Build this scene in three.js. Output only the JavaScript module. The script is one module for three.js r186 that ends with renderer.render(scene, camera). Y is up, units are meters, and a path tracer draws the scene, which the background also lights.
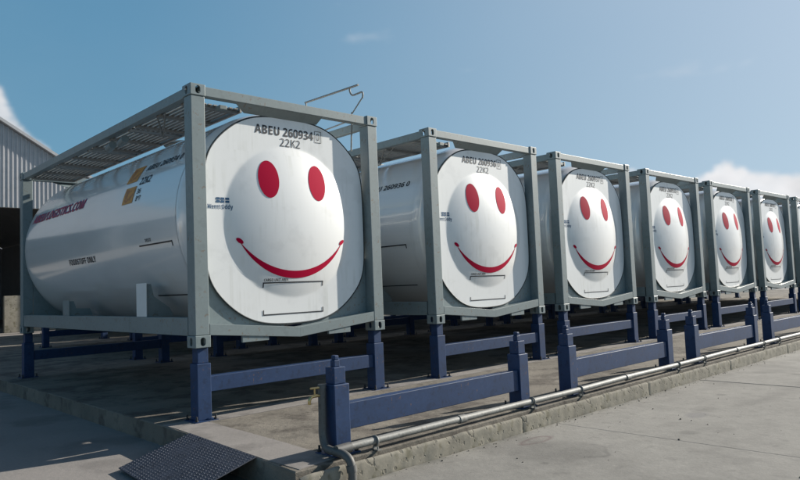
import * as THREE from 'three';
import { RoundedBoxGeometry } from 'three/addons/geometries/RoundedBoxGeometry.js';
import { mergeGeometries, mergeVertices, toCreasedNormals } from 'three/addons/utils/BufferGeometryUtils.js';
import { FontLoader } from 'three/addons/loaders/FontLoader.js';
import { Brush, Evaluator, SUBTRACTION } from 'three-bvh-csg';

// ------------------------------------------------------------------ camera, sky, sun, exposure
const GY = 0.86;                         // height of the container undersides above the yard
const scene = new THREE.Scene();
const camera = new THREE.PerspectiveCamera(2 * Math.atan(240 / 671.79) * 180 / Math.PI, 800 / 480, 0.05, 2000);
camera.position.set(-2.9967, 0.5244 + GY, 6.0444);
camera.rotation.set(0.06706, -0.75964, -0.04115, 'YXZ');

const SUN_AZ = 13.5, SUN_EL = 24, D2R = Math.PI / 180;   // azimuth from the row's direction (+x) towards the front (+z)
const sunDir = new THREE.Vector3(Math.cos(SUN_EL * D2R) * Math.cos(SUN_AZ * D2R), Math.sin(SUN_EL * D2R), Math.cos(SUN_EL * D2R) * Math.sin(SUN_AZ * D2R));
const SUN_I = 4.6, SKY_GAIN = 0.51, EXPOSURE = 1.62;

let seed = 12345;
const rnd = () => { seed = (seed * 1664525 + 1013904223) >>> 0; return seed / 4294967296; };
const h3 = (x, y, z) => { let n = Math.imul(x, 374761393) + Math.imul(y, 668265263) + Math.imul(z, 1274126177); n = Math.imul(n ^ (n >>> 13), 1274126177); return ((n ^ (n >>> 16)) >>> 0) / 4294967296; };
function vn(x, y, z) {
  const X = Math.floor(x), Y = Math.floor(y), Z = Math.floor(z); let a = x - X, b = y - Y, c = z - Z;
  a = a * a * (3 - 2 * a); b = b * b * (3 - 2 * b); c = c * c * (3 - 2 * c);
  const L = (p, q, t) => p + (q - p) * t;
  return L(L(L(h3(X, Y, Z), h3(X + 1, Y, Z), a), L(h3(X, Y + 1, Z), h3(X + 1, Y + 1, Z), a), b),
           L(L(h3(X, Y, Z + 1), h3(X + 1, Y, Z + 1), a), L(h3(X, Y + 1, Z + 1), h3(X + 1, Y + 1, Z + 1), a), b), c);
}
function fbm(x, y, z, o = 4) { let s = 0, a = 0.5, t = 0; for (let i = 0; i < o; i++) { s += a * vn(x, y, z); t += a; x = x * 2.03 + 7.1; y = y * 2.03 + 3.7; z = z * 2.03 + 1.3; a *= 0.5; } return s / t; }
const sm = (a, b, t) => { t = Math.min(1, Math.max(0, (t - a) / (b - a))); return t * t * (3 - 2 * t); };
const mix = (a, b, t) => a + (b - a) * t;

{ // the sky: blue air paling towards the horizon and the sun, low cumulus and a few wisps
  const W = 2048, H = 1024, data = new Float32Array(W * H * 4);
  for (let j = 0; j < H; j++) {
    const el = ((j + 0.5) / H - 0.5) * Math.PI, y = Math.sin(el), c = Math.cos(el);
    for (let i = 0; i < W; i++) {
      const ph = ((i + 0.5) / W - 0.5) * 2 * Math.PI, x = Math.cos(ph) * c, z = Math.sin(ph) * c;
      const g = Math.max(0, x * sunDir.x + y * sunDir.y + z * sunDir.z);
      const e = Math.max(0, y);
      const hz = Math.exp(-e * 4.2);
      const glow = 0.79 * Math.pow(g, 2.2) + 0.4 * Math.pow(g, 24), zt = sm(0.34, 0.95, y), zen = mix(1, 0.42, zt);
      let r = mix(0.072, 0.31, hz), gg = mix(0.270, 0.56, hz), b = mix(0.485, 0.71, hz);
      r = r * zen + glow * 0.62; gg = gg * mix(1, 0.34, zt) + glow * 0.53; b = b * zen + glow * 0.50;
      if (y > -0.02) {
        const eld = el / D2R, azd = Math.atan2(x, -z) / D2R;
        // low cumulus bank
        const n = fbm(azd / 5.5 + 3.0, eld / 3.6 + 11.0, 4.5, 6), bank = 0.5 + 0.5 * Math.cos((azd - 74) * D2R * 2.4);
        const puff = fbm(azd / 1.9 + 5, eld / 1.5 + 3, 2.5, 5) - 0.5;
        const left = 12.2 * Math.exp(-(((azd - 10) / 9) ** 2));                       // small cloud over the shed
        const tall = Math.max(4.0 + 4.2 * sm(0.62, 0.97, bank) + 2.2 * (vn(azd / 4.2 + 0.4, 5.5, 9.5) - 0.5), 4.2 + left);
        const cu = sm(0.0, 0.75, (n - 0.5) * 5.5 + puff * 2.2 + tall - eld) * sm(-1, 1.5, eld) * Math.max(sm(0.05, 0.5, bank), sm(0.5, 3, left)) * (0.8 + 0.2 * sm(-0.2, 0.25, puff));
        // thin wisps
        const w = fbm(azd / 7 + 40, eld / 2.6 + 7, 1.5, 5);
        const wi = sm(0.66, 0.88, w) * 0.30 * sm(5, 10, eld) * (1 - sm(22, 40, eld));
        const veil = sm(0.42, 0.85, fbm(azd / 30 + 9, eld / 14 + 2, 6.5, 4)) * 0.05;
        const cl = 0.70 + 0.42 * fbm(azd / 2.2, eld / 1.4, 2.2, 5) + 0.22 * glow;
        for (const a of [cu, wi, veil]) { r = mix(r, cl, a); gg = mix(gg, cl * 1.0, a); b = mix(b, cl * 1.02, a); }
      } else { r = 0.2; gg = 0.2; b = 0.2; }
      const k = (j * W + i) * 4;
      data[k] = r * SKY_GAIN; data[k + 1] = gg * SKY_GAIN; data[k + 2] = b * SKY_GAIN; data[k + 3] = 1;
    }
  }
  const t = new THREE.DataTexture(data, W, H, THREE.RGBAFormat, THREE.FloatType);
  t.mapping = THREE.EquirectangularReflectionMapping; t.magFilter = t.minFilter = THREE.LinearFilter; t.needsUpdate = true;
  scene.background = t; scene.environment = t;
}
const sun = new THREE.DirectionalLight(new THREE.Color().setRGB(1, 0.94, 0.84), SUN_I);
sun.position.copy(sunDir).multiplyScalar(60).add(new THREE.Vector3(8, 0, -2)); sun.target.position.set(8, 0, -2);
sun.castShadow = true; sun.shadow.mapSize.set(4096, 4096);
Object.assign(sun.shadow.camera, { left: -30, right: 30, top: 30, bottom: -30, near: 1, far: 140 });
scene.add(sun, sun.target);

// ------------------------------------------------------------------ helpers
const taken = {};
const numbered = n => { const k = taken[n] = (taken[n] ?? -1) + 1; return k ? `${n}_${String(k).padStart(3, '0')}` : n; };
function mesh(name, geo, mat, parent) { const m = new THREE.Mesh(geo, mat); m.name = parent ? name : numbered(name); (parent || scene).add(m); m.castShadow = m.receiveShadow = true; return m; }
function thing(name, label, category, group, p = [0, 0, 0]) {
  const o = new THREE.Group(); o.name = numbered(name); o.position.set(...p); o.userData = { label, category }; if (group) o.userData.group = group; scene.add(o); return o;
}
function boxUV(geo, s = 1) { // uv in metres by the face's main direction
  const g = geo.index ? geo.toNonIndexed() : geo; const P = g.attributes.position, N = g.attributes.normal, uv = new Float32Array(P.count * 2);
  for (let i = 0; i < P.count; i++) {
    const x = P.getX(i), y = P.getY(i), z = P.getZ(i), a = Math.abs(N.getX(i)), b = Math.abs(N.getY(i)), c = Math.abs(N.getZ(i));
    if (b >= a && b >= c) { uv[2 * i] = x * s; uv[2 * i + 1] = z * s; } else if (a >= c) { uv[2 * i] = z * s; uv[2 * i + 1] = y * s; } else { uv[2 * i] = x * s; uv[2 * i + 1] = y * s; }
  }
  g.setAttribute('uv', new THREE.BufferAttribute(uv, 2)); return g;
}
const bx = (x0, x1, y0, y1, z0, z1, r = 0.004) => {
  const w = Math.abs(x1 - x0), h = Math.abs(y1 - y0), d = Math.abs(z1 - z0);
  const g = r && Math.min(w, h, d) > 2.5 * r ? new RoundedBoxGeometry(w, h, d, 1, r) : new THREE.BoxGeometry(w, h, d);
  g.translate((x0 + x1) / 2, (y0 + y1) / 2, (z0 + z1) / 2); return boxUV(g);
};
const tube = (pts, r, n = 12, seg = 0, tension = 0.5) => boxUV(new THREE.TubeGeometry(new THREE.CatmullRomCurve3(pts.map(p => new THREE.Vector3(...p)), false, 'catmullrom', tension), seg || pts.length * 8, r, n, false));
function rod(a, b, r, n = 10) { const A = new THREE.Vector3(...a), B = new THREE.Vector3(...b), g = new THREE.CylinderGeometry(r, r, A.distanceTo(B), n);
  g.applyQuaternion(new THREE.Quaternion().setFromUnitVectors(new THREE.Vector3(0, 1, 0), B.clone().sub(A).normalize())); g.translate(...A.add(B).multiplyScalar(0.5).toArray()); return boxUV(g); }
const merge = l => mergeGeometries(l.map(g => { const q = g.index ? g.toNonIndexed() : g; for (const k of Object.keys(q.attributes)) if (!['position', 'normal', 'uv'].includes(k)) q.deleteAttribute(k); return q; }));
function tex(w, h, fn, srgb = true) {
  const d = new Uint8Array(w * h * 4);
  for (let j = 0; j < h; j++) for (let i = 0; i < w; i++) { const c = fn(i / w, j / h), k = (j * w + i) * 4;
    for (let q = 0; q < 3; q++) { let v = Array.isArray(c) ? c[q] : c; v = Math.min(1, Math.max(0, v)); d[k + q] = 255 * (srgb ? (v <= 0.0031308 ? v * 12.92 : 1.055 * Math.pow(v, 1 / 2.4) - 0.055) : v) + 0.5; } d[k + 3] = 255; }
  const t = new THREE.DataTexture(d, w, h); t.wrapS = t.wrapT = THREE.RepeatWrapping; t.magFilter = THREE.LinearFilter; t.minFilter = THREE.LinearMipmapLinearFilter; t.generateMipmaps = true;
  if (srgb) t.colorSpace = THREE.SRGBColorSpace; t.needsUpdate = true; return t;
}
const rep = (t, sx, sy = sx, ox = 0, oy = 0) => { const c = t.clone(); c.repeat.set(sx, sy); c.offset.set(ox, oy); c.needsUpdate = true; return c; };
const tfbm = (u, v, f, o, s) => { // tiling fbm: f whole cycles per tile
  let r = 0, a = 0.5, t = 0; for (let k = 0; k < o; k++) { const X = u * f, Y = v * f, i = Math.floor(X), j = Math.floor(Y); let p = X - i, q = Y - j; p = p * p * (3 - 2 * p); q = q * q * (3 - 2 * q);
    const m = n => ((n % f) + f) % f, A = h3(m(i), m(j), s + k), B = h3(m(i + 1), m(j), s + k), C = h3(m(i), m(j + 1), s + k), E = h3(m(i + 1), m(j + 1), s + k);
    r += a * mix(mix(A, B, p), mix(C, E, p), q); t += a; a *= 0.55; f *= 2; } return r / t; };
const lin = (r, g, b) => new THREE.Color().setRGB(r, g, b);

// ------------------------------------------------------------------ materials
// yard concrete: one tile is 16 m x 8 m, laid so that the stains stand where the photograph shows them
const AX0 = -4, AZ0 = 2.2, AW = 16, AD = 8;
const spots = []; for (let i = 0; i < 260; i++) spots.push([rnd(), rnd(), 0.0006 + 0.0016 * rnd() * rnd(), rnd()]);
const apronFn = (u, v) => {
  const x = AX0 + u * AW, z = AZ0 + v * AD;
  let c = 0.90 + 0.46 * (tfbm(u, v * 0.5, 10, 6, 3) - 0.5) + 0.22 * (tfbm(u, v * 0.5, 34, 4, 19) - 0.5) + 0.26 * (tfbm(u, v * 0.5, 160, 3, 9) - 0.5) + 0.16 * (h3(Math.floor(u * 2048), Math.floor(v * 1024), 5) - 0.5);
  const brush = tfbm(u, v, 4, 3, 21); c += 0.10 * (tfbm(u * 1, v * 1, 64, 2, 31) - 0.5) * brush;
  const st = sm(0.60, 0.78, tfbm(u, v * 0.5, 14, 4, 41)); c *= 1 - 0.20 * st;                       // damp blotches
  const dk = sm(0.66, 0.76, tfbm(u, v * 0.5, 36, 3, 51)); c *= 1 - 0.12 * dk;
  let r = c * 0.236, g = c * 0.225, b = c * 0.202;
  const tr = [[3.05, 0.10], [4.75, 0.09], [6.3, 0.12]].reduce((a, [z0, w]) => a + Math.exp(-(((z - z0 - 0.05 * x + 0.25 * (tfbm(u, 0.5, 12, 2, 77) - 0.5)) / w) ** 2)) * sm(0.42, 0.66, tfbm(u, v * 0.5, 26, 4, 87)), 0) * 0.2; r *= 1 - tr; g *= 1 - tr; b *= 1 - tr;   // rubber left by tyres
  const ck = 1 - sm(0, 0.0016, Math.abs(tfbm(u, v * 0.5, 9, 4, 97) - 0.5) / 9); const ckm = ck * sm(0.56, 0.66, tfbm(u, v * 0.5, 5, 2, 107)) * 0.5; r *= 1 - ckm; g *= 1 - ckm; b *= 1 - ckm;   // hair cracks
  const oil = [[2.9, 3.4, 0.10], [4.9, 2.9, 0.07], [6.9, 3.1, 0.12], [1.3, 3.0, 0.05], [8.4, 2.75, 0.08], [5.4, 3.9, 0.14]].reduce((a, [ox, oz, orr]) => Math.max(a, 1 - sm(0.4, 1.0, Math.hypot(x - ox, z - oz) / orr + 0.9 * (tfbm(u, v * 0.5, 110, 3, 127) - 0.5))), 0) * 0.3; r *= 1 - oil; g *= 1 - oil; b *= 1 - oil;   // oil drips
  const pit = sm(0.77, 0.8, tfbm(u, v * 0.5, 150, 2, 117)) * 0.15; r *= 1 - pit; g *= 1 - pit; b *= 1 - pit;
  const dx = (x - 1.86) / 0.22, dz = (z - 2.52) / 0.085, q = Math.hypot(dx, dz) + 0.35 * (tfbm(u, v * 0.5, 120, 3, 61) - 0.5);   // reddish oval stain by the kerb
  const ring = Math.max(0, 1 - Math.abs(q - 0.85) / 0.3) * 0.45 + (q < 0.9 ? 0.12 : 0); r *= 1 - ring * 0.55; g *= 1 - ring * 0.75; b *= 1 - ring * 0.72;
  const q2 = Math.hypot((x - 3.65) / 0.22, (z - 3.15) / 0.12) + 0.5 * (tfbm(u, v * 0.5, 90, 3, 71) - 0.5), s2 = (1 - sm(0.5, 1, q2)) * 0.22; r *= 1 - s2; g *= 1 - s2; b *= 1 - s2 * 0.8;
  const gr = (1 - sm(0, 0.1, z - 2.26)) * sm(0.4, 0.62, tfbm(u, v * 0.5, 60, 4, 81)) * 0.35; r *= 1 - gr; g *= 1 - gr * 0.95; b *= 1 - gr;   // grit gathered along the kerb
  return [r, g, b];
};
const apronTex = tex(2048, 1024, apronFn);
const gritBump = tex(512, 512, (u, v) => 0.5 * tfbm(u, v, 24, 4, 2) + 0.5 * h3(Math.floor(u * 512), Math.floor(v * 512), 6) * 0.6, false);
const yardTex = tex(1024, 1024, (u, v) => { let c = 0.9 + 0.35 * (tfbm(u, v, 6, 6, 13) - 0.5) + 0.2 * (h3(Math.floor(u * 1024), Math.floor(v * 1024), 8) - 0.5); c *= 1 - 0.25 * sm(0.55, 0.75, tfbm(u, v, 9, 4, 23)); return [c * 0.262, c * 0.240, c * 0.222]; });
const slabTex = tex(1024, 1024, (u, v) => {
  let c = 0.9 + 0.5 * (tfbm(u, v, 8, 6, 33) - 0.5) + 0.35 * (h3(Math.floor(u * 1024), Math.floor(v * 1024), 18) - 0.5);
  const d = sm(0.50, 0.72, tfbm(u, v, 12, 5, 43)), p = sm(0.64, 0.72, tfbm(u, v, 40, 3, 53)), w = sm(0.5, 0.8, tfbm(u, v, 5, 3, 63));
  let r = c * 0.20, g = c * 0.178, b = c * 0.146; r *= 1 - 0.4 * d - 0.2 * p; g *= 1 - 0.42 * d - 0.2 * p; b *= 1 - 0.42 * d - 0.2 * p;
  return [r * (1 + 0.2 * w), g * (1 + 0.2 * w), b * (1 + 0.2 * w)]; });
const kerbTex = tex(512, 512, (u, v) => {
  let c = 0.85 + 0.5 * (tfbm(u, v, 10, 5, 73) - 0.5) + 0.25 * (h3(Math.floor(u * 512), Math.floor(v * 512), 28) - 0.5);
  const hole = sm(0.70, 0.76, tfbm(u, v, 34, 3, 83)), mud = sm(0.55, 0.8, tfbm(u, v, 14, 5, 93));
  let r = c * 0.285, g = c * 0.262, b = c * 0.212; const k = (1 - 0.4 * hole) * (1 - 0.4 * mud); return [r * k, g * k, b * k * (1 - 0.12 * mud)]; });
const kerbBump = tex(512, 512, (u, v) => 0.6 * tfbm(u, v, 10, 5, 73) + 0.4 * (1 - sm(0.68, 0.76, tfbm(u, v, 34, 3, 83))), false);
const scuff = (r, g, b, amt, s, rust = 0) => tex(512, 512, (u, v) => { const n = tfbm(u, v, 6, 6, s), f = tfbm(u, v, 60, 3, s + 9), d = sm(0.58, 0.72, tfbm(u, v, 18, 4, s + 20)), k = 1 + amt * (n - 0.5) + amt * 0.6 * (f - 0.5) - amt * 0.5 * d;
  const ru = rust * sm(0.71, 0.75, tfbm(u, v, 44, 3, s + 40)) * sm(0.46, 0.6, tfbm(u, v, 5, 3, s + 60)); return [mix(r * k, 0.16, ru), mix(g * k, 0.09, ru), mix(b * k, 0.05, ru)]; });
const roughNoise = tex(256, 256, (u, v) => { const n = 0.5 + 0.6 * (tfbm(u, v, 8, 5, 7) - 0.5); return [n, n, n]; }, false);
const tankTex = tex(1024, 1024, (u, v) => { // faint water streaks and road film on white paint
  const st = sm(0.5, 0.8, tfbm(u, v * 0.06 + 0.3, 48, 3, 5)) * sm(0.35, 0.7, tfbm(u, v, 6, 4, 15)), f = sm(0.55, 0.8, tfbm(u, v, 10, 5, 25)), k = 1 - 0.10 * st - 0.08 * f; return [0.80 * k, 0.80 * k, 0.785 * k * (1 - 0.02 * st)]; });
const M = {
  yard: new THREE.MeshStandardMaterial({ map: rep(yardTex, 1 / 6), bumpMap: rep(gritBump, 1), bumpScale: 0.004, roughness: 0.92 }),
  apron: new THREE.MeshStandardMaterial({ map: rep(apronTex, 1 / AW, 1 / AD, -AX0 / AW, -AZ0 / AD), bumpMap: rep(gritBump, 1.3), bumpScale: 0.003, roughness: 0.85 }),
  slab: new THREE.MeshStandardMaterial({ map: rep(slabTex, 1 / 3), bumpMap: rep(gritBump, 1.1), bumpScale: 0.010, roughness: 0.95 }),
  kerb: new THREE.MeshStandardMaterial({ map: rep(kerbTex, 0.9), bumpMap: rep(kerbBump, 0.9), bumpScale: 0.006, roughness: 0.95 }),
  tank: new THREE.MeshPhysicalMaterial({ map: tankTex, roughness: 0.2, ior: 1.8, clearcoat: 1, clearcoatRoughness: 0.09 }),
  plate: new THREE.MeshPhysicalMaterial({ map: rep(tankTex, 0.5), roughness: 0.42, clearcoat: 0.5, clearcoatRoughness: 0.15 }),
  plates: [[0.5, 0, 0], [0.55, 0.31, 0.4], [0.45, 0.62, 0.17], [0.6, 0.14, 0.73]].map(([k, a, b]) => new THREE.MeshPhysicalMaterial({ map: rep(tankTex, k, k, a, b), roughness: 0.42, clearcoat: 0.5, clearcoatRoughness: 0.15 })),
  frame: new THREE.MeshPhysicalMaterial({ map: rep(scuff(0.190, 0.232, 0.236, 0.18, 101, 0.5), 0.8), roughness: 0.5, roughnessMap: null, clearcoat: 0.25, clearcoatRoughness: 0.25 }),
  seal: new THREE.MeshStandardMaterial({ color: lin(0.02, 0.03, 0.035), roughness: 0.6 }),
  red: new THREE.MeshPhysicalMaterial({ color: lin(0.42, 0.0015, 0.035), roughness: 0.65, specularIntensity: 0.12 }),
  ink: new THREE.MeshStandardMaterial({ color: lin(0.012, 0.014, 0.02), roughness: 0.5 }),
  navy: new THREE.MeshStandardMaterial({ color: lin(0.010, 0.075, 0.17), roughness: 0.5 }),
  steelink: new THREE.MeshStandardMaterial({ color: lin(0.10, 0.18, 0.25), roughness: 0.5 }),
  crimson: new THREE.MeshStandardMaterial({ color: lin(0.46, 0.005, 0.04), roughness: 0.5 }),
  blueink: new THREE.MeshStandardMaterial({ color: lin(0.03, 0.07, 0.22), roughness: 0.5 }),
  orange: new THREE.MeshStandardMaterial({ map: tex(64, 64, (u, v) => { const n = tfbm(u, v, 4, 3, 55), k = sm(0.45, 0.6, n); return [mix(0.62, 0.42, k), mix(0.27, 0.15, k), mix(0.035, 0.03, k)]; }), roughness: 0.5 }),
  blue: new THREE.MeshPhysicalMaterial({ map: rep(scuff(0.013, 0.040, 0.110, 0.45, 141, 0.5), 1.2), roughness: 0.55, specularIntensity: 0.7 }),
  galv: new THREE.MeshStandardMaterial({ map: rep(scuff(0.25, 0.25, 0.235, 0.55, 171, 0.6), 2), roughness: 0.62, metalness: 0.2 }),
  oldpipe: new THREE.MeshStandardMaterial({ map: rep(scuff(0.13, 0.13, 0.125, 0.5, 175, 0.3), 2), roughness: 0.6, metalness: 0.3 }),
  screed: new THREE.MeshStandardMaterial({ map: rep(yardTex, 1 / 2.3), bumpMap: rep(gritBump, 1.6), bumpScale: 0.003, roughness: 0.9 }),
  walk: new THREE.MeshStandardMaterial({ map: rep(scuff(0.30, 0.295, 0.28, 0.35, 181), 2), roughness: 0.5, metalness: 0.6 }),
  dark: new THREE.MeshStandardMaterial({ color: lin(0.03, 0.03, 0.032), roughness: 0.7 }),
  brass: new THREE.MeshStandardMaterial({ color: lin(0.55, 0.42, 0.2), roughness: 0.35, metalness: 0.9 }),
  sand: new THREE.MeshStandardMaterial({ map: rep(scuff(0.42, 0.34, 0.2, 0.3, 231), 0.3), roughness: 1 }),
  cheq: new THREE.MeshStandardMaterial({ map: rep(scuff(0.055, 0.065, 0.09, 0.6, 191, 0.1), 2), roughness: 0.62, metalness: 0.3 }),
  sheet: new THREE.MeshStandardMaterial({ map: rep(scuff(0.44, 0.44, 0.45, 0.18, 201), 0.25), roughness: 0.55, metalness: 0.1 }),
  shedsteel: new THREE.MeshStandardMaterial({ map: rep(scuff(0.30, 0.31, 0.32, 0.3, 221), 0.5), roughness: 0.7 }),
  pale: new THREE.MeshStandardMaterial({ map: rep(kerbTex, 0.5), color: lin(1, 1, 1), roughness: 0.9 }),
};

// ------------------------------------------------------------------ the setting: yard, platform, kerb, apron
{
  const g = boxUV(new THREE.PlaneGeometry(1600, 1600).rotateX(-Math.PI / 2)); g.translate(0, -0.024, 0);
  const gm = mesh('ground', g, M.yard); gm.userData.kind = 'structure';

  const sh = new THREE.Shape([[-0.25, 21], [-0.25, 0.1], [-0.34, -1.7], [-0.37, -2.165], [42, -2.165], [42, 21]].map(p => new THREE.Vector2(...p)));
  const pg = new THREE.ExtrudeGeometry(sh, { depth: 0.18, bevelEnabled: true, bevelSize: 0.008, bevelThickness: 0.008, bevelSegments: 1 }).rotateX(-Math.PI / 2); pg.translate(0, GY - 0.70 - 0.188, 0);
  const plat = new THREE.Group(); plat.name = 'loading_platform'; plat.userData.kind = 'structure'; scene.add(plat);
  mesh('slab', boxUV(pg), M.slab, plat);
  const sy = GY - 0.70; // cement strips cast along the stand line and the platform's end
  const strip = (P, h) => { const g = new THREE.ExtrudeGeometry(new THREE.Shape(P.map(p => new THREE.Vector2(p[0], -p[1]))), { depth: h, bevelEnabled: false }).rotateX(-Math.PI / 2); g.translate(0, sy, 0); return boxUV(g); };
  mesh('cement_strip', strip([[0.11, 0.05], [41.9, 0.05], [41.9, -0.30], [0.11, -0.30]], 0.006), M.screed, plat);
  const ed = []; for (let z = -0.2; z <= 2.13; z += 0.05) ed.push([0.10 + 0.05 * (fbm(z * 3, 1.5, 0.5, 4) - 0.5) - Math.max(0, z) * 0.03, z]);
  mesh('cement_edge', strip([[-0.245, -0.2], ...ed, [-0.33, 2.15], [-0.33, 1.7], [-0.245, 0.1]], 0.004), M.screed, plat);

  const kerb = new THREE.Group(); kerb.name = 'kerb'; kerb.userData.kind = 'structure'; scene.add(kerb);
  const cuts = [-0.38]; for (let x = 2.06; x < 42; x += 2.44) cuts.push(x);
  for (let i = 0; i + 1 < cuts.length; i++) {
    const L = cuts[i + 1] - cuts[i] - 0.006, n = Math.round(L / 0.03), prof = [[2.214, 0], [2.214, 0.130], [2.219, 0.137], [2.230, 0.139], [2.242, 0.133], [2.249, 0.118], [2.251, 0.08], [2.252, 0.04], [2.253, 0.0]];
    const pos = [], uv = [], idx = [], m = prof.length;
    for (let a = 0; a <= n; a++) { const x = cuts[i] + 0.003 + L * a / n, e = Math.min(a, n - a) === 0 ? 0.006 : 0;
      prof.forEach(([z, y], k) => { const w = 0.016 * (fbm(x * 9, y * 22, i + 0.5, 3) - 0.5) + 0.03 * Math.max(0, fbm(x * 14, y * 30, 9.5 + i, 3) - 0.62) * -1; pos.push(x, Math.max(-0.02, y - e + (k > 1 && k < 6 ? w : 0) - (k === 0 || k === m - 1 ? 0.03 : 0)), z - e + (k > 2 ? w : 0)); uv.push(x + i * 0.37, y + z * 0.7); }); }
    for (let a = 0; a < n; a++) for (let k = 0; k < m - 1; k++) { const p = a * m + k, q = p + m; idx.push(p, p + 1, q, p + 1, q + 1, q); }
    const g0 = new THREE.BufferGeometry(); g0.setAttribute('position', new THREE.Float32BufferAttribute(pos, 3)); g0.setAttribute('uv', new THREE.Float32BufferAttribute(uv, 2)); g0.setIndex(idx); g0.computeVertexNormals();
    mesh('kerb_stone', g0, M.kerb, kerb);
  }

  const apron = new THREE.Group(); apron.name = 'apron'; apron.userData.kind = 'structure'; scene.add(apron);
  const xs = []; for (let x = 2.56 - 3.28 * 4; x < 60; x += 3.28) xs.push(x);
  for (let i = 0; i + 1 < xs.length; i++) for (const [z0, z1] of [[2.256, 8.4], [8.4, 14.5]]) {
    if (xs[i + 1] < -0.8) continue;
    mesh('concrete_panel', bx(xs[i] + 0.005, xs[i + 1] - 0.005, -0.03, 0.0 + (i % 2 ? 0.0015 : -0.001), z0 + 0.004, z1 - 0.004, 0.006), M.apron, apron);
  }
}

// ------------------------------------------------------------------ lettering
const font = await new FontLoader().loadAsync('fonts/droid/droid_sans_bold.typeface.json');
const fontR = await new FontLoader().loadAsync('fonts/droid/droid_sans_regular.typeface.json');
function letters(str, h, width, f = font) { // flat lettering in x,y; cap height h, stretched to width
  if (!f.cap) { const q = new THREE.ShapeGeometry(f.generateShapes('H', 1), 3); q.computeBoundingBox(); f.cap = q.boundingBox.max.y; }
  const g = new THREE.ShapeGeometry(f.generateShapes(str, h / f.cap), 5); g.computeBoundingBox(); const b = g.boundingBox; g.translate(-b.min.x, 0, 0); g.scale(width / (b.max.x - b.min.x), 1, 1); return g.toNonIndexed();
}
const stroke = (x0, y0, x1, y1, w, n = 12) => { // a thin strip from a to b
  const l = Math.hypot(x1 - x0, y1 - y0), g = new THREE.PlaneGeometry(l, w, n, 1); g.rotateZ(Math.atan2(y1 - y0, x1 - x0)); g.translate((x0 + x1) / 2, (y0 + y1) / 2, 0); return g.toNonIndexed(); };

// ------------------------------------------------------------------ tank containers
const CW = 2.438, CH = 2.591, CL = 6.058, CX = CW / 2, TY = 1.315, TR = 1.2, EY = 1.29, PZ = -0.12, DY = 1.27, DR = 0.825, DH = 0.112;
const outline = th => { const c = Math.abs(Math.cos(th)), s = Math.abs(Math.sin(th)), p = 22, R = 1.19, hw = 1.036, hh = 1.145; return Math.pow(Math.pow(1 / R, p) + Math.pow(c / hw, p * 2) * 0 + Math.pow(Math.max(c / hw, 1e-6), 24) ** (p / 24) + Math.pow(Math.max(s / hh, 1e-6), 24) ** (p / 24), -1 / p); };
const domeZ = (x, y) => { const r = Math.hypot(x - CX, y - DY) / DR; if (r >= 1.12) return 0; const f = 1 - r * r, e = 0.028; return Math.max(0, DH * 0.5 * (f + Math.sqrt(f * f + e * e)) - 0.00009); };
function endPlate() { // clipped disc with a pressed dome, as one polar sheet
  const N = 192, rings = 44, pos = [], idx = [], uv = [];
  for (let j = 0; j <= rings; j++) for (let i = 0; i <= N; i++) {
    const th = i / N * 2 * Math.PI, o = outline(th);
    let x, y;
    if (j <= 34) { const r = DR * (j < 16 ? 0.9 * j / 16 : 0.9 + 0.22 * (j - 16) / 18); x = CX + r * Math.cos(th); y = DY + r * Math.sin(th); }
    else { const t = (j - 34) / (rings - 34); x = mix(CX + DR * 1.12 * Math.cos(th), CX + o * Math.cos(th), t); y = mix(DY + DR * 1.12 * Math.sin(th), EY + o * Math.sin(th), t); }
    pos.push(x, y, PZ + domeZ(x, y)); uv.push(x, y);
  }
  for (let j = 0; j < rings; j++) for (let i = 0; i < N; i++) { const a = j * (N + 1) + i, b = a + N + 1; idx.push(a, b, a + 1, b, b + 1, a + 1); }
  const g = new THREE.BufferGeometry(); g.setAttribute('position', new THREE.Float32BufferAttribute(pos, 3)); g.setAttribute('uv', new THREE.Float32BufferAttribute(uv, 2)); g.setIndex(idx);
  g.computeVertexNormals(); return g;
}
const ringPts = (k, z, n = 96) => { const a = []; for (let i = 0; i < n; i++) { const th = i / n * 2 * Math.PI, o = outline(th) * k; a.push(new THREE.Vector3(CX + o * Math.cos(th), EY + o * Math.sin(th), z)); } return a; };
function collar(z0, z1, k0, k1) { // skirt between end plate and tank shell
  const N = 128, pos = [], idx = [], uv = []; const S = 6;
  for (let j = 0; j <= S; j++) for (let i = 0; i <= N; i++) { const t = j / S, th = i / N * 2 * Math.PI, o = mix(outline(th) * k0, TR * 1.0 * k1, sm(0.25, 1, t)); pos.push(CX + o * Math.cos(th), mix(EY, TY, t) + o * Math.sin(th), mix(z0, z1, t)); uv.push(th, t * 0.4); }
  for (let j = 0; j < S; j++) for (let i = 0; i < N; i++) { const a = j * (N + 1) + i, b = a + N + 1; idx.push(a, b, a + 1, b, b + 1, a + 1); }
  const g = new THREE.BufferGeometry(); g.setAttribute('position', new THREE.Float32BufferAttribute(pos, 3)); g.setAttribute('uv', new THREE.Float32BufferAttribute(uv, 2)); g.setIndex(idx); g.computeVertexNormals(); return g;
}
const onPlate = (g, dz = 0.003) => { const P = g.attributes.position; for (let i = 0; i < P.count; i++) P.setZ(i, PZ + domeZ(P.getX(i), P.getY(i)) + dz); g.computeVertexNormals(); if (!g.attributes.uv) g.setAttribute('uv', new THREE.Float32BufferAttribute(new Float32Array(P.count * 2), 2)); return g; };
const onTank = (g, z0, phiDeg, dr = 0.004) => { const P = g.attributes.position; for (let i = 0; i < P.count; i++) { const u = P.getX(i), f = phiDeg * D2R + P.getY(i) / TR; P.setXYZ(i, CX - (TR + dr) * Math.cos(f), TY + (TR + dr) * Math.sin(f), z0 + u); } g.computeVertexNormals(); return g; };
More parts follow.
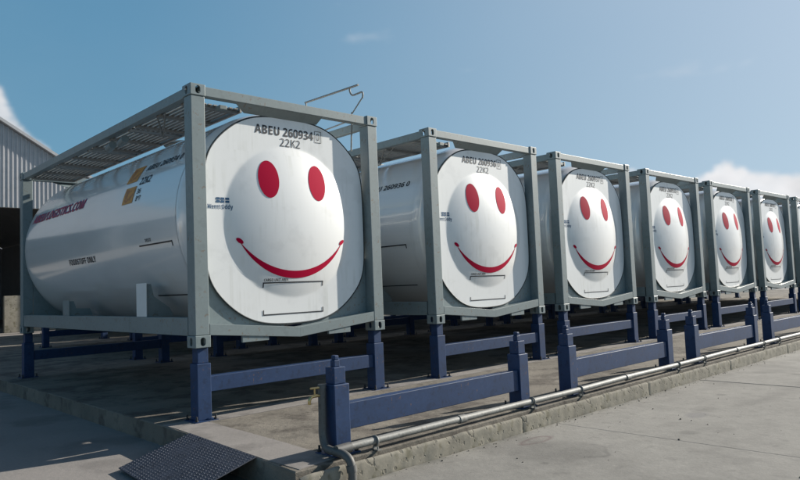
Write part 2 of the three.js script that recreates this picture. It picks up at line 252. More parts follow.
const castingGeo = (() => {
  const ev = new Evaluator(); ev.attributes = ['position', 'normal', 'uv'];
  const B = g => { const b = new Brush(g); b.updateMatrixWorld(); return b; };
  const stad = (w, h, d) => { const s = new THREE.Shape(), r = w / 2, k = h / 2 - r; s.absarc(0, k, r, 0, Math.PI); s.absarc(0, -k, r, Math.PI, 2 * Math.PI); return new THREE.ExtrudeGeometry(s, { depth: d, bevelEnabled: false, curveSegments: 10 }).translate(0, 0, -d / 2); };
  let b = B(new RoundedBoxGeometry(0.162, 0.118, 0.178, 2, 0.008));
  b = ev.evaluate(b, B(new THREE.BoxGeometry(0.132, 0.088, 0.148)), SUBTRACTION);
  b = ev.evaluate(b, B(stad(0.054, 0.082, 0.4)), SUBTRACTION);
  b = ev.evaluate(b, B(stad(0.054, 0.082, 0.4).rotateY(Math.PI / 2)), SUBTRACTION);
  b = ev.evaluate(b, B(stad(0.06, 0.12, 0.4).rotateX(Math.PI / 2)), SUBTRACTION);
  return boxUV(b.geometry);
})();
const eyeGeo = s => { const pos = [], idx = [], N = 40, K = 8; for (let j = 0; j <= K; j++) for (let i = 0; i <= N; i++) { const t = i / N * 2 * Math.PI, r = j / K; pos.push(CX + s * 0.317 + 0.122 * r * Math.cos(t), 1.712 + 0.205 * r * Math.sin(t), 0); }
  for (let j = 0; j < K; j++) for (let i = 0; i < N; i++) { const a = j * (N + 1) + i, b = a + N + 1; idx.push(a, b, a + 1, b, b + 1, a + 1); } const g = new THREE.BufferGeometry(); g.setAttribute('position', new THREE.Float32BufferAttribute(pos, 3)); g.setIndex(idx); return onPlate(g); };
const smileGeo = () => { // crescent mouth with a short tick at both corners
  const arc = (w, d) => { const R = (w * w + d * d) / (2 * d); return x => R - d - Math.sqrt(Math.max(0, R * R - x * x)); };
  const W = 0.665, yo = arc(W, 0.392), yi = arc(W, 0.312), N = 64, pos = [], idx = [];
  for (let i = 0; i <= N; i++) { const x = W * Math.sin((i / N * 2 - 1) * Math.PI / 2), a = 1.04 + yo(x), b = Math.max(1.04 + yi(x), a + 0.012); for (let k = 0; k <= 3; k++) pos.push(CX + x, mix(a, b, k / 3), 0); }
  for (let i = 0; i < N; i++) for (let k = 0; k < 3; k++) { const p = i * 4 + k, q = p + 4; idx.push(p, q, p + 1, q, q + 1, p + 1); }
  const g = new THREE.BufferGeometry(); g.setAttribute('position', new THREE.Float32BufferAttribute(pos, 3)); g.setIndex(idx); const a = onPlate(g.toNonIndexed());
  const tick = s => { const e = new THREE.CircleGeometry(1, 16).scale(0.045, 0.022, 1).rotateZ(s * 0.62).translate(CX + s * W, 1.047, 0).toNonIndexed(); return onPlate(e, 0.0045); };
  const del = q => { q.deleteAttribute('uv'); return q; };
  return mergeGeometries([del(a), del(tick(-1)), del(tick(1))]);
};
const bracketMark = (y, d) => { // a line with a short tick at both ends
  const q = [[CX - 0.3945, y, CX + 0.3945, y, 0.013], [CX - 0.388, y - d * 0.006, CX - 0.388, y + d * 0.05, 0.013, 2], [CX + 0.388, y - d * 0.006, CX + 0.388, y + d * 0.05, 0.013, 2]];
  return mergeGeometries(q.map((a, i) => noUV(onPlate(stroke(...a), i ? 0.0035 : 0.003)))); };
const noUV = g => { const q = g.index ? g.toNonIndexed() : g; q.deleteAttribute('uv'); return q; };

const parts = {}; // shared geometries
{
  parts.plate = endPlate();
  parts.collarF = collar(PZ - 0.004, -0.24, 1, 0.9); parts.collarR = collar(-CL - PZ + 0.004, -CL + 0.24, 1, 0.9);
  parts.seal = boxUV(new THREE.TubeGeometry(new THREE.CatmullRomCurve3(ringPts(1.003, PZ - 0.006), true), 192, 0.010, 8, true));
  parts.sealR = parts.seal.clone().translate(0, 0, -CL - 2 * PZ + 0.012);
  const lp = []; for (let k = 0; k <= 10; k++) { const t = k / 10 * Math.PI / 2; lp.push([TR - 0.10 * (1 - Math.sin(t)), -CL + 0.175 + 0.07 * (1 - Math.cos(t))]); }
  for (let k = 1; k < 8; k++) lp.push([TR, mix(-CL + 0.245, -0.40, k / 8)]);
  for (let k = 10; k >= 0; k--) { const t = k / 10 * Math.PI / 2; lp.push([TR - 0.15 * (1 - Math.sin(t)), -0.20 - 0.20 * (1 - Math.cos(t))]); }
  parts.shell = new THREE.LatheGeometry(lp.map(q => new THREE.Vector2(...q)), 112).rotateX(Math.PI / 2).rotateZ(Math.PI / 2).translate(CX, TY, 0);
  parts.strap = new THREE.CylinderGeometry(TR + 0.003, TR + 0.003, 0.035, 96, 1, true).rotateX(Math.PI / 2).translate(CX, TY, 0);
}
function buildContainer(idx) {
  const o = new THREE.Group();
  const F = M.frame;
  // frame
  for (const sx of [0, 1]) for (const sz of [0, 1]) {
    const x = sx ? CW - 0.081 : 0.081, z = sz ? -CL + 0.089 : -0.089;
    for (const y of [0.059, CH - 0.059]) { const m = mesh('corner_casting', castingGeo, F, o); m.position.set(x, y, z); }
    const px0 = sx ? CW - 0.156 : 0.006, pz = sz ? [-CL + 0.008, -CL + 0.158] : [-0.158, -0.008];
    mesh('corner_post', bx(px0, px0 + 0.15, 0.119, CH - 0.119, pz[0], pz[1], 0.008), F, o);
  }
  for (const e of [0, 1]) {
    const Z = e ? z => -CL - z : z => z, zz = (a, b) => [Math.min(Z(a), Z(b)), Math.max(Z(a), Z(b))];
    const r = mesh('top_end_rail', bx(0.163, CW - 0.163, 2.478, 2.576, ...zz(-0.10, -0.012), 0.008), F, o);
    { // header plate sloping back from the rail to the end plate
      const z0 = Z(-0.022), z1 = Z(-0.118), t = e ? 0.01 : -0.01, P = [[0.50, 2.477, z0], [1.62, 2.477, z0], [1.60, 2.405, z1], [0.66, 2.405, z1]], pos = [];
      const q = P.map(p => new THREE.Vector3(...p)), k = q.map(p => p.clone().add(new THREE.Vector3(0, 0.002, t)));
      const quad = (A, B, C, D) => { for (const v of [A, B, C, A, C, D]) pos.push(v.x, v.y, v.z); };
      quad(q[0], q[1], q[2], q[3]); quad(k[3], k[2], k[1], k[0]); for (let i = 0; i < 4; i++) quad(q[i], k[i], k[(i + 1) % 4], q[(i + 1) % 4]);
      const g = new THREE.BufferGeometry(); g.setAttribute('position', new THREE.Float32BufferAttribute(pos, 3)); g.computeVertexNormals(); mesh('header_plate', boxUV(g), F, o); }
    // V-shaped bottom end rail in two halves
    for (const s of [-1, 1]) {
      const sh = new THREE.Shape([[0, 0.018], [0, 0.118], [1.056, 0.222], [1.056, 0.118]].map(p => new THREE.Vector2(CX + s * (p[0] + 0.0015), p[1])));
      const g = new THREE.ExtrudeGeometry(sh, { depth: 0.13, bevelEnabled: true, bevelSize: 0.003, bevelThickness: 0.003, bevelSegments: 1 }); g.translate(0, 0, e ? -CL + 0.012 : -0.142); mesh('bottom_end_rail', boxUV(g), F, o);
      const tb = mesh('rail_foot', bx(CX + s * 0.39, CX + s * 0.70, 0.012, 0.10, ...zz(-0.05, -0.02), 0.003), F, o);
      // lower corner gusset, filling the corner behind the end plate
      const c = [[1.06, 0.20], [1.06, 0.86]]; for (let k = 0; k <= 10; k++) { const th = mix(-0.40, -1.42, k / 10), R = outline(th) - 0.05; c.push([R * Math.cos(th), EY + R * Math.sin(th)]); }
      c.push([0.10, 0.11]);
      const gs = new THREE.Shape(c.map(p => new THREE.Vector2(CX + s * p[0], p[1]))); const gg = new THREE.ExtrudeGeometry(gs, { depth: 0.012, bevelEnabled: false }); gg.translate(0, 0, e ? -CL + 0.148 : -0.160); mesh('corner_gusset', boxUV(gg), F, o);
    }
  }
  for (const s of [0, 1]) {
    const X = s ? (a, b) => [CW - b, CW - a] : (a, b) => [a, b];
    mesh('top_side_rail', bx(...X(0.012, 0.085), 2.47, 2.57, -CL + 0.18, -0.18, 0.006), F, o);
    let z0 = -0.18; for (const z1 of [-1.62, -4.36, -CL + 0.18]) { mesh('bottom_side_rail', bx(...X(0.012, 0.11), 0.115, 0.292, z1 + 0.004, z0 - 0.0, 0.006), F, o); z0 = z1; }
    for (const [zc, hh] of [[-1.31, 0.66], [-3.85, 0.50]]) { // saddle brackets carrying the tank
      const sh = new THREE.Shape([[0.034, 0.292], [0.034, hh - 0.01], [0.09, hh - 0.01], [0.12, hh * 0.78], [0.30, 0.38], [0.34, 0.292]].map(p => new THREE.Vector2(s ? CW - p[0] : p[0], p[1])));
      for (const dz of [-0.115, 0.095]) { const g = new THREE.ExtrudeGeometry(sh, { depth: 0.014, bevelEnabled: false }); g.translate(0, 0, zc + dz); mesh('saddle_web', boxUV(g), M.frame, o); }
      mesh('saddle_face', bx(...X(0.022, 0.034), 0.294, hh, zc - 0.13, zc + 0.13, 0.003), hh > 0.6 ? M.plate : F, o);
    }
  }
  for (const z of [-1.62, -3.03, -4.36]) mesh('cross_member', bx(0.112, CW - 0.112, 0.12, 0.24, z - 0.05, z + 0.05), F, o);
  // tank
  const tank = mesh('tank_shell', parts.shell, M.tank, o);
  for (const z of [-0.43, -CL + 0.28]) { const st = mesh('strap', parts.strap, M.tank, tank); st.position.z = z; }
  mesh('end_collar', parts.collarF, F, o); mesh('end_collar', parts.collarR, F, o);
  const plate = mesh('end_plate', parts.plate, M.plate, o); plate.userData.label = 'round white end plate with raised dome and smiling face';
  mesh('seal', parts.seal, M.seal, plate);
  const back = mesh('end_plate', parts.plate, M.plate, o); back.rotation.y = Math.PI; back.position.set(CW, 0, -CL); mesh('seal', parts.seal, M.seal, back);
  for (const s of [-1, 1]) mesh('eye', eyeGeo(s), M.red, plate);
  mesh('smile', smileGeo(), M.red, plate);
  mesh('bracket_mark', bracketMark(0.605, -1), M.ink, plate); mesh('bracket_mark', bracketMark(0.268, 1), M.ink, plate);
  { const w = letters('Wernt Oddy', 0.045, 0.275); w.translate(0.215, 1.372, 0); mesh('logo_lettering', onPlate(w), M.navy, plate);
    const sq = []; [[0, 0], [1, 0], [2, 0]].forEach(([k]) => { for (const r of [0, 1]) { const g = new THREE.PlaneGeometry(0.042, 0.024).toNonIndexed(); g.translate(0.335 + k * 0.05, 1.448 + r * 0.03, 0); sq.push(noUV(onPlate(g))); } });
    mesh('logo_mark', mergeGeometries(sq), M.navy, plate); }
  // roof: walkway of lengthwise slats on cross bars, fittings
  const walk = new THREE.Group(); walk.name = 'walkway'; o.add(walk);
  for (let p = 0; p < 4; p++) {
    const za = -0.30 - p * 1.38, zb = za - 1.30;
    for (let k = 0; k < 10; k++) { const x = 0.105 + k * 0.061; mesh('slat', bx(x, x + 0.040, 2.488, 2.500, zb, za, 0), M.walk, walk); }
    for (const z of [za - 0.06, (za + zb) / 2, zb + 0.06]) mesh('cross_bar', bx(0.088, 0.715, 2.452, 2.486, z - 0.025, z + 0.025, 0), M.walk, walk);
  }
  mesh('edge_bar', bx(0.718, 0.742, 2.46, 2.53, -5.75, -0.3, 0), M.walk, walk);
  for (const z of [-1.99, -2.38]) mesh('document_tube', rod([0.10, 2.395, z + 0.1], [0.13, 2.38, z - 0.13], 0.045, 16), F, o);
  mesh('walkway_stay', merge([rod([0.095, 2.46, -0.98], [0.32, 2.33, -1.33], 0.009), rod([0.095, 2.46, -0.78], [0.32, 2.33, -1.33], 0.009)]), M.galv, o);
  mesh('manhole', merge([boxUV(new THREE.CylinderGeometry(0.26, 0.26, 0.10, 32).translate(CX, 2.515, -2.6)), boxUV(new THREE.CylinderGeometry(0.30, 0.30, 0.02, 32).translate(CX, 2.57, -2.6))]), M.galv, o);
  mesh('lifting_lug', bx(0.42, 0.50, 2.43, 2.475, -0.29, -0.19, 0.006), F, o);
  return o;
}
// side lettering and decals shared by the row
function sideMarks(o, num, first) {
  const t = o.getObjectByName('tank_shell');
  mesh('number_lettering', onTank(letters(num, 0.085, 0.92), first ? -1.57 : -1.50, first ? 32.6 : 29), M.ink, t);
  mesh('type_lettering', onTank(letters('22K2', 0.095, 0.30), -1.55, first ? 23.4 : 20.5), M.ink, t);
  mesh('weight_lettering', mergeGeometries([onTank(letters('36', 0.06, 0.10), -1.53, 18.0), onTank(letters('8*7', 0.06, 0.13), -1.51, 13.6)]), M.ink, t);
  const sq = (z, phi, w, h) => onTank(new THREE.PlaneGeometry(w, h, 1, 8).translate(w / 2, h / 2, 0).toNonIndexed(), z, phi);
  mesh('hazard_decal', sq(-1.99, 26.9, 0.31, 0.235), M.orange, t); mesh('hazard_decal', sq(-1.895, 13.3, 0.30, 0.21), M.orange, t);
  mesh('web_lettering', onTank(letters('ABEU/LOGISTICS.COM', 0.14, 2.32), -5.66, 19.8, 0.005), M.crimson, t);
  mesh('web_lettering_shadow', onTank(letters('ABEU/LOGISTICS.COM', 0.14, 2.32), -5.645, 20.3, 0.0035), M.blueink, t);
  mesh('cargo_lettering', onTank(letters('FOODSTUFF ONLY', 0.078, 1.0), -3.79, -16.3), M.ink, t);
  const strip = (w, n = 6) => new THREE.PlaneGeometry(w, 0.016, n, 1).translate(w / 2, 0, 0).toNonIndexed();
  const tickg = () => new THREE.PlaneGeometry(0.016, 0.06, 1, 2).translate(0, -0.03, 0).toNonIndexed();
  mesh('line_mark', mergeGeometries([onTank(strip(0.83), -1.38, -11.5), onTank(tickg(), -0.558, -11.1)]), M.ink, t); mesh('line_mark', onTank(strip(0.9), -1.54, -41.5), M.ink, t);
  mesh('line_lettering', onTank(letters('TEST', 0.035, 0.16), -1.21, -9.9), M.ink, t);
}
function endNumber(o, num, digit) {
  const p = o.getObjectByName('end_plate');
  const a = letters(num, 0.095, 0.765), b = letters(digit, 0.078, 0.042, fontR), c = letters('22K2', 0.088, 0.265, fontR);
  a.translate(0.785, 2.215, 0); b.translate(1.593, 2.222, 0); c.translate(1.10, 2.100, 0);
  const l = [a, b, c].map(g => noUV(onPlate(g)));
  const X0 = 1.570, X1 = 1.660, Y0 = 2.196, Y1 = 2.326; for (const s of [[X0, Y0, X1, Y0], [X0, Y1, X1, Y1], [X0, Y0, X0, Y1], [X1, Y0, X1, Y1]]) l.push(noUV(onPlate(stroke(...s, 0.006, 1))));
  mesh('number_lettering', mergeGeometries(l), M.ink, p);
  mesh('small_lettering', onPlate(letters('CARGO UNIT AREA', 0.028, 0.29).translate(0.835, 0.622, 0)), M.ink, p);
}
const offs = [0, 3.34, 6.30, 9.38, 12.42, 15.43, 18.45, 21.47, 24.49, 27.51];
const nums = [['ABEU 260934', '0'], ['ABEU 260936', '0'], ['ABEU 260937', '6'], ['ABEU 260935', '5'], ['ABEU 260938', '1'], ['ABEU 260939', '7'], ['ABEU 260940', '0'], ['ABEU 260941', '6'], ['ABEU 260942', '1'], ['ABEU 260943', '7']];
const ord = ['first', 'second', 'third', 'fourth', 'fifth', 'sixth', 'seventh', 'eighth', 'ninth', 'tenth'];
const proto = buildContainer();
offs.forEach((x, i) => {
  offs[i] = { x, o: i === 0 ? proto : proto.clone() };   // cloned bare, lettered below
});
// the row behind, back to back with the first one: it shades the yard behind and under the row in front
const backRow = [[2.2, -6.95], [5.25, -6.95], [8.3, -6.95], [11.35, -6.95], [14.4, -6.95], [17.45, -6.95], [20.5, -6.95], [23.55, -6.95], [26.6, -6.95], [4.3, -14.6], [7.4, -14.6], [10.5, -14.6]].map(([x, z]) => { const o = proto.clone(); o.name = numbered('tank_container'); o.position.set(x, GY, z); o.userData = { label: 'white tank container in the rows behind the smiley row', category: 'tank container', group: 'tank containers in the rows behind' }; scene.add(o); return [x, z]; });
offs.forEach(({ x, o }, i) => {
  o.name = numbered('tank_container'); o.position.set(x, GY, 0); scene.add(o);
  o.userData = { label: i ? `white smiley tank container, ${ord[i]} in the row counting from the raised roof handrail` : 'white smiley tank container with a raised handrail on its roof', category: 'tank container', group: 'tank containers standing in a row' };
  o.getObjectByName('end_plate').material = M.plates[i % 4];
  sideMarks(o, nums[i][0] + ' ' + nums[i][1], !i); endNumber(o, ...nums[i]);
});
{ // folding handrail standing up on the first container's roof
  const c = offs[0].o, x = 2.25, h = new THREE.Group(); h.name = 'folding_handrail'; c.add(h);
  mesh('hand_bar', rod([x, 3.02, -1.22], [x, 2.99, -0.11], 0.013), M.galv, h);
  mesh('hook', tube([[x, 3.0, -0.27], [x, 2.95, -0.275], [x, 2.89, -0.23], [x, 2.885, -0.13], [x, 2.885, -0.05], [x, 2.86, -0.03], [x, 2.81, -0.035]], 0.011), M.galv, h);
  mesh('stay', rod([x, 2.82, -0.035], [x, 2.575, -0.36], 0.008), M.galv, h);
  mesh('upright', rod([x, 2.68, -0.25], [x, 2.2, -0.29], 0.010), M.galv, h);
  mesh('lower_bar', rod([x, 2.55, -1.2], [x, 2.585, -0.25], 0.009), M.galv, h);
  mesh('upright', rod([x, 3.02, -1.2], [x, 2.3, -1.2], 0.010), M.galv, h);
}

// ------------------------------------------------------------------ blue stands
const sleeveG = new Map();
function post(o, x0, z1, top, inner, w = 0.148, iw = 0.112, pin = 0) { // x0 = left face, z1 = front face, heights over the platform
  const b = GY - 0.70, zc = z1 - w / 2, xc = x0 + w / 2;
  const p = mesh('post', bx(x0, x0 + w, b + 0.012, b + top, z1 - w, z1, 0.008), M.blue, o);
  mesh('inner_tube', bx(xc - iw / 2, xc + iw / 2, b + top + 0.001, b + inner, zc - iw / 2, zc + iw / 2, 0.006), M.blue, o);
  const bp = mesh('base_plate', bx(xc - 0.12, xc + 0.12, b + 0.001, b + 0.012, zc - 0.12, zc + 0.12, 0), M.blue, o);
  for (const a of [-1, 1]) for (const c of [-1, 1]) mesh('anchor_bolt', merge([boxUV(new THREE.CylinderGeometry(0.009, 0.009, 0.05, 8).translate(xc + a * 0.098, b + 0.035, zc + c * 0.098)), boxUV(new THREE.CylinderGeometry(0.016, 0.016, 0.014, 6).translate(xc + a * 0.098, b + 0.02, zc + c * 0.098))]), M.dark, bp);
  if (pin) mesh('twist_lock', merge([bx(xc - 0.026, xc + 0.026, b + inner, b + inner + 0.05, zc - 0.026, zc + 0.026, 0.006), bx(xc - 0.02, xc + 0.02, b + inner + 0.05, b + inner + 0.085, zc - 0.024, zc + 0.024, 0.008)]), M.blue, o);
}
offs.forEach(({ x }, i) => {
  const s = thing('container_stand', i ? `blue steel stand under the ${ord[i]} tank container counting from the raised handrail` : 'blue steel stand under the tank container with the raised handrail', 'stand', 'blue stands under the tank containers', [x, 0, 0]);
  const b = GY - 0.70;
  for (const z of [-0.02, -CL + 0.165]) { post(s, 0.02, z, 0.55, 0.698); post(s, CW - 0.168, z, 0.55, 0.698); mesh('cross_rail', bx(0.17, CW - 0.17, b + 0.27, b + 0.42, z - 0.125, z - 0.02, 0.006), M.blue, s); }
});
backRow.forEach(([x, z0]) => {
  const s = thing('container_stand', 'blue steel stand under a container in the rows behind', 'stand', 'blue stands in the rows behind', [x, 0, z0]), b = GY - 0.70;
  for (const z of [-0.02, -CL + 0.165]) { post(s, 0.02, z, 0.55, 0.698); post(s, CW - 0.168, z, 0.55, 0.698); mesh('cross_rail', bx(0.17, CW - 0.17, b + 0.27, b + 0.42, z - 0.125, z - 0.02, 0.006), M.blue, s); }
});
const gx = [[0.058, 2.305], [3.17, 5.46], [6.28, 8.53], [9.28, 11.55], [12.33, 14.6], [15.36, 17.63], [18.4, 20.67]];
gx.forEach(([a, c], i) => {
  const s = thing('guard_stand', i === 0 ? 'empty blue post and rail stand with twist locks beside the water tap' : `empty blue post and rail stand at the kerb, ${ord[i]} counting from the water tap`, 'stand', 'empty blue stands along the kerb', [0, 0, 0]);
  const b = GY - 0.70;
  post(s, a, 2.06, 0.51, 0.635, 0.145, 0.108, 1); post(s, c, 2.06, 0.51, 0.635, 0.145, 0.108, 1);
  mesh('rail', bx(a + 0.146, c - 0.001, b + 0.165, b + 0.36, 1.95, 2.04, 0.006), M.blue, s);
});

// ------------------------------------------------------------------ pipe along the kerb, standpipe with tap
{
  const p = thing('water_pipe', 'long galvanised pipe clamped along the platform edge above the kerb', 'pipe', undefined, [0, GY, 0]);
  const y = -0.633, z = 2.148; const pts = []; for (let x = 0.06; x < 41; x += 1.02) pts.push([x, y + 0.006 * (h3(Math.round(x * 10), 3, 3) - 0.5), z + 0.010 * (h3(Math.round(x * 10), 4, 3) - 0.5)]);
  mesh('pipe_run', tube(pts, 0.0285, 14, 160), M.galv, p);
  const cl = [0.36]; gx.forEach(([a, c]) => { cl.push(a + 0.0 + (a > 1 ? 0.03 : 99), c + 0.05); });
  for (const x of cl) if (x < 40) {
    const k = new THREE.Group(); k.name = 'pipe_clamp'; p.add(k);
    mesh('ring', boxUV(new THREE.TorusGeometry(0.035, 0.008, 8, 20).rotateY(Math.PI / 2).translate(x, y, z)), M.galv, k);
    mesh('foot', merge([bx(x - 0.02, x + 0.02, -0.699, y - 0.036, z - 0.006, z + 0.006, 0), bx(x - 0.02, x + 0.02, -0.699, -0.692, z - 0.03, z + 0.05, 0), rod([x, y - 0.04, z + 0.03], [x, -0.70, z + 0.03], 0.006, 6)]), M.galv, k);
  }
  for (const x of [1.34, 4.2, 7.5, 10.6]) mesh('coupling', rod([x - 0.04, y, z], [x + 0.04, y, z], 0.036, 14), M.galv, p);
  const s = thing('standpipe', 'grey standpipe with brass tap and bent down pipe at the platform corner', 'standpipe', undefined, [0, GY, 0]);
  mesh('riser', tube([[0.018, -0.21, 1.965], [0.016, -0.4, 1.965], [0.01, -0.56, 1.97], [0.0, -0.632, 2.02], [-0.005, -0.645, 2.12], [-0.002, -0.65, 2.22], [0.0, -0.68, 2.285], [0.002, -0.74, 2.305], [0.004, -0.84, 2.308], [0.004, -0.875, 2.308]], 0.030, 14, 90), M.oldpipe, s);
  mesh('tee_coupling', rod([-0.01, -0.636, 2.148], [0.12, -0.633, 2.148], 0.037, 14), M.oldpipe, s);
  mesh('collar', rod([0.001, -0.715, 2.30], [0.003, -0.76, 2.306], 0.037, 14), M.oldpipe, s);
  mesh('cap', boxUV(new THREE.CylinderGeometry(0.03, 0.034, 0.03, 14).translate(0.018, -0.198, 1.965)), M.oldpipe, s);
  const tap = new THREE.Group(); tap.name = 'tap'; s.add(tap);
  mesh('tap_body', tube([[0.0, -0.262, 1.965], [-0.05, -0.26, 1.968], [-0.085, -0.265, 1.97], [-0.10, -0.285, 1.97], [-0.102, -0.315, 1.97]], 0.012, 8), M.brass, tap);
  mesh('tap_handle', merge([rod([-0.05, -0.26, 1.968], [-0.05, -0.205, 1.968], 0.007, 8), rod([-0.085, -0.203, 1.962], [-0.015, -0.203, 1.974], 0.008, 8)]), M.brass, tap);
}

{ // loose grit and small stones gathered along the kerb and scattered on the apron
  const N = 420, st = new THREE.InstancedMesh(new THREE.IcosahedronGeometry(1, 0), M.slab, N), m = new THREE.Matrix4(), q = new THREE.Quaternion(), e = new THREE.Euler();
  for (let i = 0; i < N; i++) { const near = i < 330, x = near ? -0.2 + 13 * rnd() : 0.5 + 9 * rnd(), z = near ? 2.285 + 0.16 * rnd() * rnd() : 2.4 + 2.4 * rnd(), r = 0.0025 + (near ? 0.006 : 0.008) * rnd() ** 4; e.set(rnd() * 6, rnd() * 6, rnd() * 6); m.compose(new THREE.Vector3(x, r * 0.4, z), q.setFromEuler(e), new THREE.Vector3(r, r * 0.7, r * 1.2)); st.setMatrixAt(i, m); }
  st.name = 'grit'; st.userData = { label: 'loose grit and small stones lying along the kerb', category: 'grit', kind: 'stuff' }; st.castShadow = st.receiveShadow = true; scene.add(st);
}
// ------------------------------------------------------------------ chequer-plate ramp up to the platform
{
  const r = thing('ramp_plate', 'dark chequered steel ramp plate leaning against the concrete platform', 'ramp');
  const A = new THREE.Vector3(-0.27, 0.172, 0.40), B = new THREE.Vector3(-0.345, 0.172, 1.62), Cc = new THREE.Vector3(-0.90, 0.012, 0.44), D = new THREE.Vector3(-0.99, 0.012, 1.66);
  const at = (u, v) => A.clone().lerp(B, u).lerp(Cc.clone().lerp(D, u), v); const n = B.clone().sub(A).cross(Cc.clone().sub(A)).normalize(); if (n.y < 0) n.negate();
  const pos = [], idx = []; for (const h of [0, -0.008]) for (const [u, v] of [[0, 0], [1, 0], [1, 1], [0, 1]]) pos.push(...at(u, v).addScaledVector(n, h).toArray());
  idx.push(0, 1, 2, 0, 2, 3, 4, 6, 5, 4, 7, 6); for (let k = 0; k < 4; k++) { const q = (k + 1) % 4; idx.push(k, k + 4, q, q, k + 4, q + 4); }
  const g = new THREE.BufferGeometry(); g.setAttribute('position', new THREE.Float32BufferAttribute(pos, 3)); g.setIndex(idx); const ng = g.toNonIndexed(); ng.computeVertexNormals(); mesh('plate', boxUV(ng), M.cheq, r);
  const loz = new THREE.SphereGeometry(1, 6, 3, 0, Math.PI * 2, 0, Math.PI / 2).scale(0.0115, 0.0032, 0.0042), list = [];
  const ux = B.clone().sub(A).normalize(), base = new THREE.Matrix4().makeBasis(ux, n, ux.clone().cross(n)); const NU = 46, NV = 24;
  for (let i = 0; i < NU; i++) for (let j = 0; j < NV; j++) { const wear = fbm(i * 0.22, j * 0.22, 3.5, 3); const q = loz.clone(); q.scale(1, mix(1.1, 0.6, sm(0.4, 0.65, wear)), 1); q.rotateY((i + j) % 2 ? 0.785 : -0.785); q.applyMatrix4(base); const c = at((i + 0.5) / NU, (j + 0.5) / NV); q.translate(c.x, c.y, c.z); list.push(q); }
  const tr = mesh('tread_pattern', boxUV(mergeGeometries(list)), M.cheq, r); tr.userData.kind = 'stuff';
}

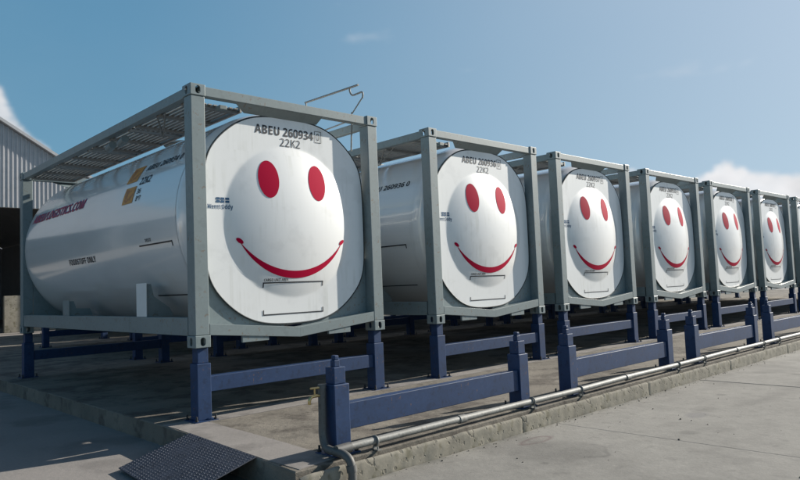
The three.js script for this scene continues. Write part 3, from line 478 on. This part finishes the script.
// ------------------------------------------------------------------ the shed behind
{
  const w = thing('warehouse', 'pale ribbed metal warehouse with a dark open front behind the containers', 'warehouse', undefined, [0, 0, 0]);
  const Z = -26, xe = 10.2, xa = -2, xl = -14.2, ye = 5.37, ya = ye + (xe - xa) * 0.607, zb = -52;
  const top = x => x > xa ? ya - (x - xa) * 0.607 : ya - (xa - x) * 0.607;
  { // ribbed gable sheet: trapezoid ribs
    const pos = [], p = 0.172; const prof = [[0, 0], [0.09, 0], [0.108, 0.035], [0.154, 0.035], [0.172, 0]];
    for (let x = xl; x < xe - 0.01; x += p) for (let k = 0; k < 4; k++) { const a = Math.min(xe, x + prof[k][0]), b = Math.min(xe, x + prof[k + 1][0]), za = Z + prof[k][1], zz = Z + prof[k + 1][1]; if (b - a < 1e-4) continue;
      pos.push(a, ye, za, b, ye, zz, b, top(b), zz, a, ye, za, b, top(b), zz, a, top(a), za); }
    const g = new THREE.BufferGeometry(); g.setAttribute('position', new THREE.Float32BufferAttribute(pos, 3)); g.computeVertexNormals(); mesh('gable_sheet', boxUV(g), M.sheet, w); }
  for (const s of [0, 1]) { const a = s ? xl - 0.3 : xe + 0.3, ya2 = s ? top(xl) - 0.18 : top(xe) - 0.18; const sh = new THREE.Shape([[a, ya2], [xa, ya], [xa, ya + 0.14], [a, ya2 + 0.14]].map(q => new THREE.Vector2(...q))); const g = new THREE.ExtrudeGeometry(sh, { depth: Z - zb + 0.25, bevelEnabled: false }); g.translate(0, 0.02, zb); mesh('roof', boxUV(g), M.sheet, w); }
  mesh('lintel', bx(xl + 0.1, xe - 0.1, ye + 0.01, ye + 0.36, Z - 0.31, Z - 0.01, 0), M.shedsteel, w);
  mesh('side_wall', bx(xe - 0.1, xe, 0, ye, zb, Z - 0.31, 0), M.sheet, w); mesh('side_wall', bx(xl, xl + 0.1, 0, ye, zb, Z - 0.31, 0), M.sheet, w);
  const bs = new THREE.Shape([[xl, 0], [xe, 0], [xe, ye], [xa, ya - 0.05], [xl, ye]].map(q => new THREE.Vector2(...q))); mesh('back_wall', boxUV(new THREE.ExtrudeGeometry(bs, { depth: 0.1, bevelEnabled: false }).translate(0, 0, zb - 0.1)), M.shedsteel, w);
  for (const x of [3.0, 9.9, -3.4, -9.2, -13.9]) mesh('column', bx(x - 0.17, x + 0.17, 0, ye + 0.009, Z - 0.3, Z, 0), M.shedsteel, w);
  mesh('floor', bx(xl + 0.12, xe - 0.12, -0.02, 0.01, zb, Z - 0.31, 0), M.yard, w);
  const b = thing('concrete_wall', 'low pale concrete wall inside the dark warehouse opening', 'wall', undefined, [0, 0, 0]);
  for (let k = 0; k < 3; k++) mesh('wall_panel', bx(4.6 + k * 1.5, 6.09 + k * 1.5, 0.01, 1.62, -27.3, -27.1, 0.02), M.pale, b);
}

// ------------------------------------------------------------------ across the yard, seen only as reflections in the tank's gloss
{
  const house = (x, z, w, d, h, turn, label) => { const o = thing('store_building', label, 'building', undefined, [x, 0, z]); o.rotation.y = turn;
    mesh('wall', bx(-w / 2, w / 2, 0, h, -d / 2, d / 2, 0), M.sheet, o);
    const sh = new THREE.Shape([[-d / 2 - 0.4, h], [d / 2 + 0.4, h], [0, h + d * 0.16]].map(q => new THREE.Vector2(...q))); mesh('roof', boxUV(new THREE.ExtrudeGeometry(sh, { depth: w + 0.8, bevelEnabled: false }).rotateY(Math.PI / 2).translate(-w / 2 - 0.4, 0.003, 0)), M.sheet, o);
    for (let k = 0; k < 3; k++) mesh('door', bx(-w / 2 + w * (k + 0.5) / 3 - 1.6, -w / 2 + w * (k + 0.5) / 3 + 1.6, 0.01, 3.2, d / 2 + 0.002, d / 2 + 0.05, 0), M.shedsteel, o); };
  house(-52, -34, 30, 14, 4.6, 1.15, 'long pale store building with dark doors across the yard'); house(-40, -70, 26, 12, 5.2, 0.5, 'ribbed store building standing behind the sand heap');
  const g = new THREE.ConeGeometry(5.2, 2.9, 64, 20, true), P = g.attributes.position; for (let i = 0; i < P.count; i++) { const x = P.getX(i), y = P.getY(i), z = P.getZ(i), k = 1 + 0.35 * (fbm(x * 0.5 + 9, y * 0.5, z * 0.5, 4) - 0.5); P.setXYZ(i, x * k, (y + 1.45) * (0.85 + 0.3 * fbm(x * 0.4, 3.5, z * 0.4, 4)) - 0.1, z * k); } g.computeVertexNormals();
  const sh = mesh('sand_heap', boxUV(g), M.sand); sh.position.set(-24, 0, -19); sh.userData = { label: 'heap of pale yellow sand across the yard', category: 'sand heap' };
}

const renderer = new THREE.WebGLRenderer({ antialias: true });
renderer.setSize(1024, 614); renderer.toneMapping = THREE.LinearToneMapping; renderer.toneMappingExposure = EXPOSURE; renderer.shadowMap.enabled = true;
renderer.render(scene, camera);
